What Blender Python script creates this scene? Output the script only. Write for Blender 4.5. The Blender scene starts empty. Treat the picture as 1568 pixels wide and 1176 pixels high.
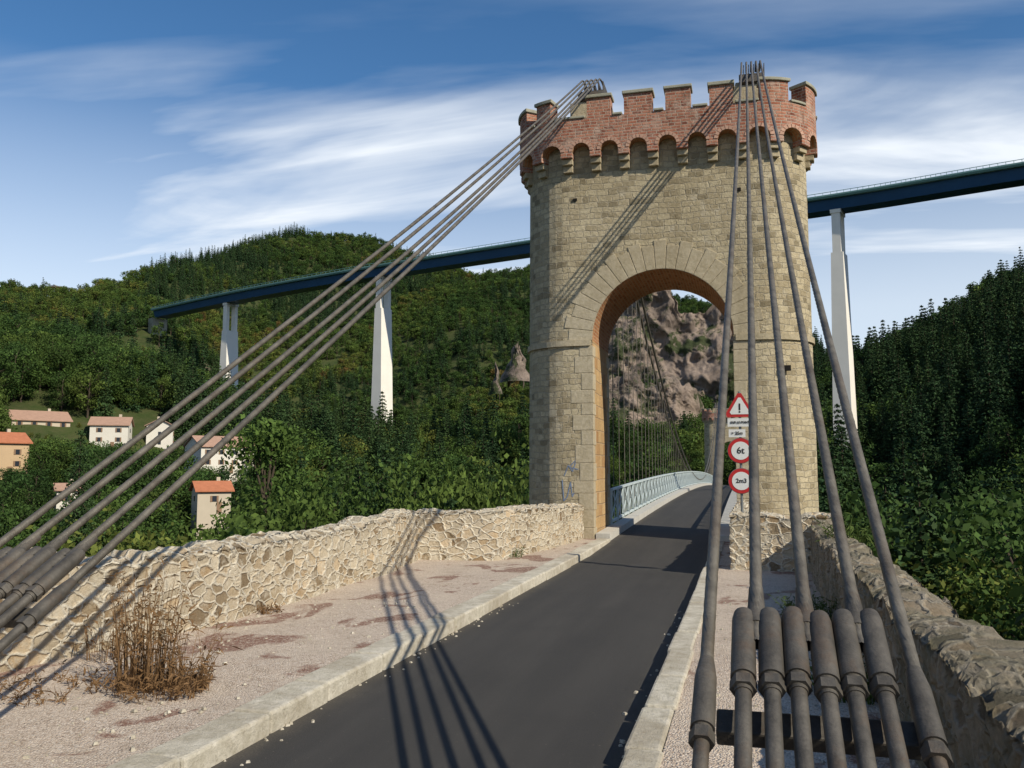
import bpy, math, random
import numpy as np
from mathutils import Vector, Matrix, noise as mnoise
random.seed(7); np.random.seed(7)
scene = bpy.context.scene
COL = scene.collection
R = math.radians

# ------------------------------------------------------------------ helpers
def empty(name, loc=(0,0,0), parent=None):
    o = bpy.data.objects.new(name, None); o.location = loc
    COL.objects.link(o)
    if parent: o.parent = parent
    return o

class MB:
    def __init__(s): s.v=[]; s.f=[]; s.m=[]; s.uv=[]
    def face(s, pts, m=0, uv=None):
        i=len(s.v); s.v.extend([tuple(p) for p in pts]); s.f.append(tuple(range(i,i+len(pts)))); s.m.append(m)
        if uv is None:
            a,b,c=Vector(pts[0]),Vector(pts[1]),Vector(pts[2])
            n=(b-a).cross(c-a)
            if n.length>1e-12: n.normalize()
            if abs(n.z)>.7: uv=[(p[0],p[1]) for p in pts]
            else:
                t=Vector((-n.y,n.x,0)); 
                if t.length>1e-6: t.normalize()
                uv=[(Vector(p).dot(t),p[2]) for p in pts]
        s.uv.append(uv)
    def hexa(s, p, m=0):
        for q in ((0,3,2,1),(4,5,6,7),(0,1,5,4),(1,2,6,5),(2,3,7,6),(3,0,4,7)):
            s.face([p[k] for k in q], m)
    def box(s, c, d, rz=0, m=0, top=1.0):
        x,y,z=c; a,b,h=d[0]/2,d[1]/2,d[2]/2
        cs,sn=math.cos(rz),math.sin(rz); P=[]
        for zz,k in ((-h,1),(h,top)):
            for (i,j) in ((-a,-b),(a,-b),(a,b),(-a,b)):
                i*=k;j*=k
                P.append((x+i*cs-j*sn,y+i*sn+j*cs,z+zz))
        s.hexa(P,m)
    def bar(s, p0, p1, w, h, m=0):
        p0=Vector(p0);p1=Vector(p1); d=(p1-p0).normalized()
        up=Vector((0,0,1)) if abs(d.z)<.95 else Vector((0,1,0))
        sd=d.cross(up).normalized(); u=sd.cross(d).normalized()
        A=[p0-sd*w/2-u*h/2,p1-sd*w/2-u*h/2,p1+sd*w/2-u*h/2,p0+sd*w/2-u*h/2]
        B=[q+u*h for q in A]
        s.hexa([A[0],A[3],A[2],A[1],B[0],B[3],B[2],B[1]],m)
    def cyl(s, p0, p1, r0, r1=None, n=16, m=0, caps=True):
        r1=r0 if r1 is None else r1
        p0=Vector(p0);p1=Vector(p1); d=(p1-p0).normalized()
        up=Vector((0,0,1)) if abs(d.z)<.95 else Vector((0,1,0))
        sd=d.cross(up).normalized(); u=sd.cross(d)
        A=[];B=[]
        for i in range(n):
            a=2*math.pi*i/n; q=sd*math.cos(a)+u*math.sin(a)
            A.append(p0+q*r0);B.append(p1+q*r1)
        for i in range(n):
            j=(i+1)%n; s.face([A[j],A[i],B[i],B[j]],m)
        if caps: s.face(A,m); s.face(B[::-1],m)
    def obj(s, name, mats, parent=None, smooth=False, merge=False, bevel=0, loc=None):
        me=bpy.data.meshes.new(name); me.from_pydata(s.v,[],s.f); 
        for mt in mats: me.materials.append(mt)
        me.polygons.foreach_set('material_index', s.m)
        uvl=me.uv_layers.new(name='UVMap')
        flat=[c for u in s.uv for p in u for c in p]
        uvl.data.foreach_set('uv', flat)
        me.update()
        if merge or bevel or smooth:
            import bmesh
            bm=bmesh.new(); bm.from_mesh(me); bmesh.ops.remove_doubles(bm,verts=bm.verts,dist=1e-4)
            bmesh.ops.recalc_face_normals(bm, faces=bm.faces)
            bm.to_mesh(me); bm.free()
        if smooth:
            me.shade_smooth()
            try: me.set_sharp_from_angle(angle=R(40))
            except Exception: pass
        o=bpy.data.objects.new(name,me); COL.objects.link(o)
        if parent: o.parent=parent
        if loc: o.location=loc
        if bevel:
            md=o.modifiers.new('bevel','BEVEL'); md.width=bevel; md.segments=2; md.limit_method='ANGLE'
        return o

def np_mesh(name, V, F, mats, midx=None, tint=None, smooth=False):
    me=bpy.data.meshes.new(name)
    V=np.asarray(V,dtype=np.float32); F=np.asarray(F,dtype=np.int32)
    k=F.shape[1]
    me.vertices.add(len(V)); me.vertices.foreach_set('co',V.ravel())
    me.loops.add(F.size); me.loops.foreach_set('vertex_index',F.ravel())
    me.polygons.add(len(F)); me.polygons.foreach_set('loop_start',np.arange(0,F.size,k,dtype=np.int32))
    for m in mats: me.materials.append(m)
    if midx is not None: me.polygons.foreach_set('material_index',np.asarray(midx,dtype=np.int32))
    if tint is not None:
        at=me.attributes.new('tint','FLOAT','POINT'); at.data.foreach_set('value',np.asarray(tint,dtype=np.float32))
    me.update(calc_edges=True); me.validate()
    if smooth: me.shade_smooth()
    return me

# ------------------------------------------------------------------ material helpers
class NT:
    def __init__(s,name,rough=.9,spec=.2):
        s.mat=bpy.data.materials.new(name); s.mat.use_nodes=True
        s.nt=s.mat.node_tree; s.b=s.nt.nodes['Principled BSDF']; s.out=s.nt.nodes['Material Output']
        s.b.inputs['Roughness'].default_value=rough
        s.b.inputs['Specular IOR Level'].default_value=spec
    def n(s,t,**kw):
        nd=s.nt.nodes.new(t)
        for k,v in kw.items(): setattr(nd,k,v)
        return nd
    def l(s,a,b): s.nt.links.new(a,b)
    def coord(s,which='Object'): return s.n('ShaderNodeTexCoord').outputs[which]
    def setin(s,nd,key,val):
        if isinstance(val,bpy.types.NodeSocket): s.l(val,nd.inputs[key])
        else: nd.inputs[key].default_value=val
    def mapping(s,vec,scale=(1,1,1),rot=(0,0,0),loc=(0,0,0)):
        m=s.n('ShaderNodeMapping'); s.l(vec,m.inputs['Vector']); m.inputs['Scale'].default_value=scale; m.inputs['Rotation'].default_value=rot; m.inputs['Location'].default_value=loc
        return m.outputs[0]
    def noise(s,vec,scale,detail=4,rough=.55,dist=0,out='Fac'):
        m=s.n('ShaderNodeTexNoise'); s.l(vec,m.inputs['Vector']); m.inputs['Scale'].default_value=scale; m.inputs['Detail'].default_value=detail
        m.inputs['Roughness'].default_value=rough; m.inputs['Distortion'].default_value=dist
        return m.outputs[out]
    def voro(s,vec,scale,feature='F1',rand=1,out='Distance'):
        m=s.n('ShaderNodeTexVoronoi',feature=feature); s.l(vec,m.inputs['Vector']); m.inputs['Scale'].default_value=scale; m.inputs['Randomness'].default_value=rand
        return m.outputs[out]
    def ramp(s,fac,stops,interp='LINEAR'):
        m=s.n('ShaderNodeValToRGB'); s.l(fac,m.inputs[0]); cr=m.color_ramp; cr.interpolation=interp
        while len(cr.elements)<len(stops): cr.elements.new(.5)
        for e,(p,c) in zip(cr.elements,stops):
            e.position=p; e.color=(c,c,c,1) if not hasattr(c,'__len__') else (*c,1)
        return m.outputs[0]
    def mix(s,fac,a,b,mode='MIX'):
        m=s.n('ShaderNodeMix',data_type='RGBA',blend_type=mode); 
        s.setin(m,0,fac)
        for k,v in ((6,a),(7,b)):
            if isinstance(v,bpy.types.NodeSocket): s.l(v,m.inputs[k])
            else: m.inputs[k].default_value=(*v,1) if hasattr(v,'__len__') else (v,v,v,1)
        return m.outputs[2]
    def math(s,op,a,b=0,c=None,clamp=False):
        m=s.n('ShaderNodeMath',operation=op,use_clamp=clamp); s.setin(m,0,a); s.setin(m,1,b)
        if c is not None: s.setin(m,2,c)
        return m.outputs[0]
    def vmath(s,op,a,b):
        m=s.n('ShaderNodeVectorMath',operation=op); s.setin(m,0,a); s.setin(m,1,b); return m.outputs[0]
    def distort(s,vec,scale,amt):
        nz=s.noise(vec,scale,2,.5,out='Color')
        c=s.vmath('SUBTRACT',nz,(.5,.5,.5))
        c=s.vmath('MULTIPLY',c,(amt,amt,amt) if not hasattr(amt,'__len__') else amt)
        return s.vmath('ADD',vec,c)
    def bump(s,h,dist=.02,strength=1):
        m=s.n('ShaderNodeBump'); s.l(h,m.inputs['Height']); m.inputs['Distance'].default_value=dist; m.inputs['Strength'].default_value=strength
        s.l(m.outputs[0],s.b.inputs['Normal'])
    def color(s,c):
        if isinstance(c,bpy.types.NodeSocket): s.l(c,s.b.inputs['Base Color'])
        else: s.b.inputs['Base Color'].default_value=(*c,1)

def plain(name,col,rough=.7,spec=.3,metal=0,nscale=8,var=.25,bump=.003):
    t=NT(name,rough,spec); v=t.coord()
    nz=t.noise(v,nscale,5,.6)
    c=t.mix(nz,tuple(x*(1-var) for x in col),tuple(x*(1+var) for x in col))
    t.color(c); t.b.inputs['Metallic'].default_value=metal
    if bump: t.bump(t.noise(v,nscale*8,3,.6),bump,.6)
    return t.mat

def brick_like(name,w,h,mortar,ca,cb,cm,dark,distort=.05,bumpd=.02,stain=.5,offset=.5,coord='UV',patch=None,pthr=.56,mott=None):
    t=NT(name,.92,.15); v=t.coord(coord); o=t.coord('Object')
    vd=t.distort(v,1.7,(distort*1.5,distort*1.3,0)); vd=t.distort(vd,7,(distort*.8,distort*.55,0))
    br=t.n('ShaderNodeTexBrick'); t.l(vd,br.inputs['Vector'])
    br.offset=offset; br.squash=.65; br.squash_frequency=3
    br.inputs['Scale'].default_value=1; br.inputs['Brick Width'].default_value=w; br.inputs['Row Height'].default_value=h
    br.inputs['Mortar Size'].default_value=mortar; br.inputs['Mortar Smooth'].default_value=.6; br.inputs['Bias'].default_value=0
    br.inputs['Color1'].default_value=(0,0,0,1); br.inputs['Color2'].default_value=(1,1,1,1); br.inputs['Mortar'].default_value=(.5,.5,.5,1)
    base=t.ramp(br.outputs['Color'],[(0,dark),(.22,ca),(.7,cb),(1,tuple(x*1.12 for x in cb))])
    fine=t.noise(o,14,6,.7)
    base=t.mix(t.ramp(fine,[(.3,0),(.6,1)]),t.mix(1,base,(.74,.72,.66),'MULTIPLY'),base)
    c=t.mix(br.outputs['Fac'],base,cm)
    big=t.ramp(t.noise(o,.55,5,.65),[(.35,0),(.62,1)])
    c=t.mix(t.math('MULTIPLY',t.math('SUBTRACT',1,big),stain),c,t.mix(1,c,(.70,.66,.58),'MULTIPLY'))
    stv=t.mapping(o,(2.4,2.4,.18)); sk=t.ramp(t.noise(stv,1.3,5,.65),[(.5,0),(.68,1)])
    c=t.mix(t.math('MULTIPLY',sk,stain*.6),c,t.mix(1,c,(.58,.55,.49),'MULTIPLY'))
    if patch:
        pf=t.ramp(t.noise(o,1.7,6,.7),[(pthr,0),(pthr+.1,1)])
        c=t.mix(t.math('MULTIPLY',pf,.75),c,patch)
    if mott:
        mf=t.ramp(t.noise(o,5.5,6,.8,out='Fac'),[(.47,0),(.60,1)])
        c=t.mix(t.math('MULTIPLY',mf,.5),c,mott)
        df=t.ramp(t.noise(t.mapping(o,loc=(7,3,1)),2.3,6,.8),[(.52,0),(.66,1)])
        c=t.mix(t.math('MULTIPLY',df,.7),c,t.mix(1,c,(.45,.38,.35),'MULTIPLY'))
    t.color(c)
    hgt=t.math('ADD',t.math('MULTIPLY',t.math('SUBTRACT',1,br.outputs['Fac']),.7),t.math('MULTIPLY',t.noise(o,13,6,.75),1.0))
    hgt=t.math('ADD',hgt,t.math('MULTIPLY',br.outputs['Color'],.3))
    t.bump(hgt,bumpd,1)
    return t.mat

def rubble(name,scale,ca,cb,cc,cm,disp=.05,moss=None,lime=.5,fd=.7):
    t=NT(name,.95,.1); o=t.coord('Object')
    v=t.mapping(o,(1,1,1.5)); vd=t.distort(v,4.0,.10); vd=t.distort(vd,14,.05)
    e=t.voro(vd,scale,'DISTANCE_TO_EDGE',.9); colr=t.voro(vd,scale,'F1',.9,'Color')
    sep=t.n('ShaderNodeSeparateColor'); t.l(colr,sep.inputs[0])
    edge=t.ramp(e,[(.03,0),(.12,1)])
    st=t.ramp(sep.outputs[0],[(0,ca),(.22,cb),(.5,cc),(.75,tuple(x*.8 for x in cc)),(1,tuple(x*1.1 for x in cc))])
    warm=t.ramp(sep.outputs[2],[(.6,0),(.9,1)])
    st=t.mix(t.math('MULTIPLY',warm,.45),st,t.mix(1,st,(1.0,.80,.58),'MULTIPLY'))
    fine=t.ramp(t.noise(o,26,6,.8),[(.3,0),(.65,1)])
    st=t.mix(fine,t.mix(1,st,(fd,fd*.97,fd*.9),'MULTIPLY'),st)
    slob=t.ramp(t.noise(o,5.5,6,.75),[(.50,0),(.62,1)])
    mf=t.math('MAXIMUM',t.math('SUBTRACT',1,edge),t.math('MULTIPLY',slob,lime))
    mort=t.mix(t.noise(o,16,5,.7),tuple(x*.78 for x in cm),tuple(x*1.12 for x in cm))
    c=t.mix(mf,st,mort)
    if moss:
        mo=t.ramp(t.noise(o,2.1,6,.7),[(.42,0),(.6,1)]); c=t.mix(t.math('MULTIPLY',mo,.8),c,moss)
    crack=t.ramp(t.noise(t.mapping(o,(1,1,1.7)),10,7,.8),[(.32,1),(.39,0)])
    c=t.mix(t.math('MULTIPLY',crack,.85),c,t.mix(1,c,(.25,.21,.16),'MULTIPLY'))
    t.color(c)
    h=t.math('ADD',t.math('MULTIPLY',edge,.35),t.math('MULTIPLY',t.math('MULTIPLY',sep.outputs[1],edge),.4))
    h=t.math('ADD',h,t.math('MULTIPLY',t.noise(o,12,8,.8),.75))
    d=t.n('ShaderNodeDisplacement'); t.l(h,d.inputs['Height']); d.inputs['Scale'].default_value=disp; d.inputs['Midlevel'].default_value=.8
    t.l(d.outputs[0],t.out.inputs['Displacement'])
    t.mat.displacement_method='BOTH'
    return t.mat

# ------------------------------------------------------------------ materials
M_tower=brick_like('granite_masonry',.27,.145,.013,(.47,.395,.265),(.54,.465,.32),(.47,.41,.30),(.28,.235,.155),distort=.115,bumpd=.03,stain=.45,patch=(.55,.485,.36),pthr=.58)
M_dress=brick_like('dressed_stone',9,9,.0,(.50,.43,.305),(.53,.465,.345),(.4,.34,.25),(.45,.385,.265),distort=.0,bumpd=.016,stain=.45)
M_brick=brick_like('red_brick',.23,.075,.011,(.38,.135,.085),(.46,.20,.13),(.50,.43,.35),(.22,.085,.06),distort=.02,bumpd=.016,stain=.5,patch=(.50,.38,.30),pthr=.54,mott=(.52,.34,.26))
M_cap=plain('capstone_grey',(.33,.32,.25),.95,.1,0,5,.35,.01)
M_wall=rubble('rubble_masonry',5.4,(.22,.165,.105),(.42,.335,.225),(.58,.50,.375),(.60,.545,.44),.045,lime=.6,fd=.72)
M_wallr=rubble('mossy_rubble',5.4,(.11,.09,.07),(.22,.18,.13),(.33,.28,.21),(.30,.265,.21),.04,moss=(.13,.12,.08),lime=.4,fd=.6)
M_soffit=brick_like('soffit_brick',.24,.08,.012,(.42,.18,.085),(.48,.24,.12),(.44,.32,.2),(.30,.13,.06),distort=.02,bumpd=.01)

def mk_asphalt():
    t=NT('asphalt',.85,.25); o=t.coord()
    a=t.noise(o,180,3,.8); b=t.noise(o,.9,5,.6)
    c=t.mix(t.ramp(a,[(.35,0),(.75,1)]),(.026,.025,.024),(.080,.075,.068))
    s=t.mapping(o,(1.6,.12,1)); w=t.ramp(t.noise(s,1.5,4,.6),[(.4,0),(.65,1)])
    c=t.mix(t.math('MULTIPLY',w,.4),c,(.076,.070,.062))
    c=t.mix(t.math('MULTIPLY',t.ramp(b,[(.5,0),(.7,1)]),.4),c,(.038,.036,.034))
    # dust and grit gathered along the kerbs
    sx=t.n('ShaderNodeSeparateXYZ'); t.l(o,sx.inputs[0])
    d=t.math('ABSOLUTE',t.math('ADD',sx.outputs[0],1.91))
    d=t.math('ADD',d,t.math('MULTIPLY',t.math('SUBTRACT',t.noise(o,2.2,6,.75),.5),.45))
    g=t.ramp(d,[(0,0),(.98,0),(1.0,0)]) ; 
    g=t.math('MULTIPLY',t.math('SUBTRACT',d,1.02),4.0,clamp=True)
    c=t.mix(t.math('MULTIPLY',g,t.ramp(t.noise(o,60,3,.7),[(.4,.1),(.65,.7)])),c,(.17,.145,.11))
    sp=t.ramp(t.noise(o,42,2,.5),[(.70,0),(.74,1)]); c=t.mix(t.math('MULTIPLY',sp,.6),c,(.18,.155,.12))
    t.color(c); t.bump(a,.006,.8); return t.mat
M_asphalt=mk_asphalt()
def mk_gravel():
    t=NT('gravel',.95,.1); o=t.coord()
    vc=t.voro(o,75,'F1',1,'Color'); vd=t.voro(o,75)
    sep=t.n('ShaderNodeSeparateColor'); t.l(vc,sep.inputs[0])
    c=t.ramp(sep.outputs[0],[(0,(.28,.205,.155)),(.3,(.50,.40,.315)),(.75,(.60,.50,.405)),(1,(.68,.61,.52))])
    big=t.ramp(t.noise(o,1.1,6,.7),[(.38,0),(.62,1)])
    c=t.mix(t.math('MULTIPLY',big,.5),c,(.58,.49,.39))
    c=t.mix(t.math('MULTIPLY',t.ramp(t.noise(o,3.5,7,.75),[(.5,0),(.65,1)]),.35),c,(.33,.26,.19))
    pt=t.noise(t.mapping(o,(1.2,.75,1),(0,0,.35),(3.1,1.7,0)),1.25,3,.55,.6)
    fine=t.noise(o,30,4,.8)
    pf=t.math('MULTIPLY',t.ramp(pt,[(.575,0),(.62,1)]),t.ramp(fine,[(.38,.25),(.55,1)]))
    c=t.mix(t.math('MULTIPLY',pf,.85),c,(.18,.075,.05))
    t.color(c); h=t.math('ADD',t.math('MULTIPLY',vd,-1),t.math('MULTIPLY',t.noise(o,6,5,.7),1.2)); t.bump(h,.012,1); return t.mat
M_gravel=mk_gravel()
def mk_kerb():
    t=NT('kerb_stone',.9,.15); o=t.coord()
    c=t.mix(t.ramp(t.noise(o,9,6,.7),[(.3,0),(.7,1)]),(.42,.38,.29),(.66,.61,.51))
    c=t.mix(t.math('MULTIPLY',t.ramp(t.noise(o,1.2,5,.7),[(.45,0),(.6,1)]),.5),c,(.28,.23,.16))
    c=t.mix(t.math('MULTIPLY',t.ramp(t.noise(o,26,5,.8),[(.55,0),(.65,1)]),.5),c,(.22,.18,.13))
    t.color(c); t.bump(t.noise(o,30,6,.75),.016,1); return t.mat
M_kerb=mk_kerb()
def mk_cable(name,col,rough=.5,rust=.3):
    t=NT(name,rough,.5); o=t.coord()
    c=t.mix(t.ramp(t.noise(o,7,6,.7),[(.35,0),(.65,1)]),tuple(x*.65 for x in col),tuple(x*1.35 for x in col))
    c=t.mix(t.math('MULTIPLY',t.ramp(t.noise(o,3.3,6,.75),[(.5,0),(.62,1)]),rust),c,(.11,.07,.042))
    t.color(c); t.b.inputs['Metallic'].default_value=.3; t.bump(t.noise(o,60,4,.7),.004,.8); return t.mat
M_cable=mk_cable('cable_steel',(.14,.125,.10))
M_socket=mk_cable('socket_iron',(.09,.08,.066),.6,.5)
M_white=plain('bridge_rail_paint',(.50,.57,.57),.5,.4,0,5,.2)
M_conc=plain('concrete',(.48,.46,.41),.9,.15,0,3,.2,.01)
M_pier=plain('pier_concrete',(.76,.72,.64),.9,.1,0,.4,.10,0)
M_blue=plain('girder_blue_paint',(.014,.065,.15),.45,.4,0,.3,.25,0)
M_teal=plain('girder_edge',(.14,.27,.25),.6,.3,0,.5,.2,0)
M_dark=plain('dark_hole',(.02,.018,.016),.9,.1)

def leafmat(name,stops,transl=.3):
    t=NT(name,.75,.12); 
    a=t.n('ShaderNodeAttribute',attribute_type='INSTANCER',attribute_name='hue').outputs['Fac']
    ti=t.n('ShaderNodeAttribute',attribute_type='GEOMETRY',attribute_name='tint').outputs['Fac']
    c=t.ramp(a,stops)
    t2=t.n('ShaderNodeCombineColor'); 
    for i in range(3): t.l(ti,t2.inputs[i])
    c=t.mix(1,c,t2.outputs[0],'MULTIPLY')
    t.color(c)
    if transl:
        tr=t.n('ShaderNodeBsdfTranslucent'); t.l(c,tr.inputs[0])
        mx=t.n('ShaderNodeMixShader'); mx.inputs[0].default_value=transl
        t.l(t.b.outputs[0],mx.inputs[1]); t.l(tr.outputs[0],mx.inputs[2]); t.l(mx.outputs[0],t.out.inputs['Surface'])
    return t.mat
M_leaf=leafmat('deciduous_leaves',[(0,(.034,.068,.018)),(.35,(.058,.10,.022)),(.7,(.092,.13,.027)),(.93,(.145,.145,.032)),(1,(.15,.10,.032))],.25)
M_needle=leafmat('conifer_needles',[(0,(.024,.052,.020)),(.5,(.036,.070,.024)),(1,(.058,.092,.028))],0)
M_bark=plain('bark',(.07,.055,.04),.95,.1,0,6,.4,.02)
def mk_ground():
    t=NT('ground_soil',.95,.1); o=t.coord()
    c=t.mix(t.ramp(t.noise(o,.05,8,.7),[(.35,0),(.65,1)]),(.028,.045,.014),(.055,.075,.022))
    c=t.mix(t.math('MULTIPLY',t.ramp(t.noise(o,.4,6,.7),[(.4,0),(.7,1)]),.6),c,(.085,.075,.038))
    geo=t.n('ShaderNodeNewGeometry'); sx=t.n('ShaderNodeSeparateXYZ'); t.l(geo.outputs['Normal'],sx.inputs[0])
    rk=t.ramp(sx.outputs[2],[(.62,1),(.74,0)])
    c=t.mix(t.math('MULTIPLY',rk,.8),c,(.15,.115,.09))
    t.color(c); t.bump(t.noise(o,.8,6,.7),.4,.8); return t.mat
M_ground=mk_ground()
def mk_rock():
    t=NT('cliff_rock',.95,.1); o=t.coord()
    v=t.mapping(o,(1,1,.7))
    c=t.ramp(t.noise(v,.10,10,.72),[(.3,(.12,.10,.085)),(.45,(.22,.175,.145)),(.56,(.33,.26,.21)),(.72,(.43,.33,.26))])
    g=t.ramp(t.noise(o,.07,10,.78),[(.49,0),(.54,1)])
    c=t.mix(t.math('MULTIPLY',g,.92),c,(.045,.065,.024))
    t.color(c); t.bump(t.noise(v,.35,9,.78),1.5,1); return t.mat
M_rock=mk_rock()

# ------------------------------------------------------------------ terrain
def hashn(ix,iy,seed):
    n=np.sin(ix*127.1+iy*311.7+seed*74.7)*43758.5453
    return n-np.floor(n)
def vnoise(x,y,seed=0):
    ix=np.floor(x);iy=np.floor(y);fx=x-ix;fy=y-iy
    fx=fx*fx*(3-2*fx);fy=fy*fy*(3-2*fy)
    a=hashn(ix,iy,seed);b=hashn(ix+1,iy,seed);c=hashn(ix,iy+1,seed);d=hashn(ix+1,iy+1,seed)
    return (a*(1-fx)+b*fx)*(1-fy)+(c*(1-fx)+d*fx)*fy-.5
def fbm(x,y,seed=0,oct=4):
    s=0;a=1
    for i in range(oct):
        s=s+a*vnoise(x,y,seed+i*13); x=x*2.03;y=y*2.03;a*=.5
    return s
T=np.array([
 [-180,-2, 0,  4, 10, 25,450,.12],
 [-100,-8,-14,-10, 2, 20,450,.15],
 [-60,-12,-17,-12, 0, 36,420,.180],
 [-47,-12,-17,-12, 0, 40,420,.180],
 [-41,-12,-17,-12,-1, 40,440,.184],
 [-37,-12,-18,-13,-2, 42,490,.210],
 [-32,-13,-18,-14,-3, 36,560,.243],
 [-28,-14,-19,-15,-6, 34,600,.258],
 [-24,-14,-20,-17,-9, 36,600,.254],
 [-21,-14,-20,-19,-12, 38,570,.236],
 [-17,-15,-22,-22,-12, 42,540,.224],
 [-13,-16,-25,-25,-12, 42,540,.238],
 [-8, -20,-32,-32,-14,34,520,.205],
 [0,  -20,-34,-32,-10, 28,470,.165],
 [4.5,-18,-28,-24, 0, 22,360,.140],
 [6.3,-17,-25,-18, 3, 24,330,.122],
 [9.3,-15,-22,-12, 6, 26,310,.142],
 [12.9,-14,-18,-8, 9, 32,300,.178],
 [15.8,-13,-16,-5,12, 36,290,.196],
 [25, -12,-14, 0, 18, 44,280,.24],
 [50, -12,-12, 2, 20, 46,260,.25],
 [100,-8,-8,  2, 16, 40,300,.18],
 [180,-2, 0,  4, 10, 25,450,.12]],dtype=float)
def terrain(x,y):
    x=np.asarray(x,float);y=np.asarray(y,float)
    az=np.degrees(np.arctan2(x,y)); r=np.hypot(x,y)
    c=[np.interp(az,T[:,0],T[:,k]) for k in range(1,8)]
    RR=c[5]; zR=c[6]*RR
    kr=[np.zeros_like(r),np.full_like(r,30),np.full_like(r,60),np.full_like(r,100),np.full_like(r,150),.5*(150+RR),RR,1.5*RR,3*RR,np.full_like(r,4000)]
    kz=[c[0]*.8,c[0],c[1],c[2],c[3],c[4],zR,zR*.85,zR*1.1,zR*1.1]
    z=np.zeros_like(r)
    for i in range(len(kr)-1):
        m=(r>=kr[i])&(r<=kr[i+1]); f=(r-kr[i])/(kr[i+1]-kr[i]+1e-6)
        zz=kz[i]*(1-f)+kz[i+1]*f; z=np.where(m,zz,z)
    amp=np.clip((r-20)/200,0,1)*np.clip(1.35-r/RR*.95,.30,1)
    z=z+amp*(30*fbm(x/130,y/130,3,4))*.70+amp*9*fbm(x/32,y/32,9,3)
    # hillside spur that the far viaduct abutment sits on
    z=z+np.clip(1-np.hypot(x+171,y-222)/34,0,1)**.7*np.clip(44.5-z,0,40)
    def plateau(x0,x1,y0,y1,top,sl):
        dx=np.maximum(np.maximum(x0-x,x-x1),0);dy=np.maximum(np.maximum(y0-y,y-y1),0)
        d=np.hypot(dx,dy); return top-sl*d
    z=np.maximum(z,plateau(-6.1,1.35,-400,23.3,-.25,.95)+np.clip(r/20,0,1)*.5*fbm(x/3,y/3,5,3)*(np.abs(x+2.3)>3.9))
    z=np.maximum(z,plateau(-8,4,121.5,150,-1.1,.9))
    return z
rs=np.concatenate([np.linspace(0,40,60),np.geomspace(41,700,150),np.geomspace(740,4000,14)])
azs=np.concatenate([np.linspace(-180,-65,50,endpoint=False),np.linspace(-65,45,480,endpoint=False),np.linspace(45,180,60)])
RRg,AZ=np.meshgrid(rs,np.radians(azs),indexing='ij')
X=RRg*np.sin(AZ);Y=RRg*np.cos(AZ);Z=terrain(X,Y)
V=np.stack([X,Y,Z],-1).reshape(-1,3)
nr,na=X.shape
ii,jj=np.meshgrid(np.arange(nr-1),np.arange(na-1),indexing='ij')
a=(ii*na+jj).ravel(); F=np.stack([a,a+1,a+na+1,a+na],-1)[:, ::-1]
me=np_mesh('ground',V,F,[M_ground],smooth=True)
g=bpy.data.objects.new('ground',me);COL.objects.link(g)
if me.polygons[5000].normal.z<0: me.flip_normals()

# ------------------------------------------------------------------ trees
def quads(cent,nrm_rand,size,aspect=.6,flat=None):
    n=len(cent)
    a=np.random.normal(size=(n,3)); 
    if flat is not None: a[:,2]*=flat
    a/=np.linalg.norm(a,axis=1,keepdims=True)
    b=np.random.normal(size=(n,3)); b-= (b*a).sum(1,keepdims=True)*a; b/=np.linalg.norm(b,axis=1,keepdims=True)
    s=size*(.6+.8*np.random.rand(n,1)) if not hasattr(size,'shape') else size
    A=a*s/2;B=b*s*aspect/2
    V=np.stack([cent-A*1.0,cent-B*.9+A*.1,cent+A*1.0,cent+B],1).reshape(-1,3)
    F=np.arange(4*n).reshape(n,4); return V,F
def tube(pts,rad,n=6):
    Vs=[];Fs=[]
    for k,(p,r) in enumerate(zip(pts,rad)):
        for i in range(n):
            an=2*math.pi*i/n; Vs.append((p[0]+r*math.cos(an),p[1]+r*math.sin(an),p[2]+r*.15*math.sin(an)))
    for k in range(len(pts)-1):
        for i in range(n):
            j=(i+1)%n; Fs.append((k*n+i,k*n+j,(k+1)*n+j,(k+1)*n+i))
    return np.array(Vs),np.array(Fs)
def assemble(name,parts,leafm):
    Vs=[];Fs=[];ms=[];ts=[];o=0
    for (v,f,m,t) in parts:
        Vs.append(v);Fs.append(f+o);ms.append(np.full(len(f),m));ts.append(t if hasattr(t,'shape') else np.full(len(v),t));o+=len(v)
    return np_mesh(name,np.concatenate(Vs),np.concatenate(Fs),[M_bark,leafm],np.concatenate(ms),np.concatenate(ts))
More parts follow.
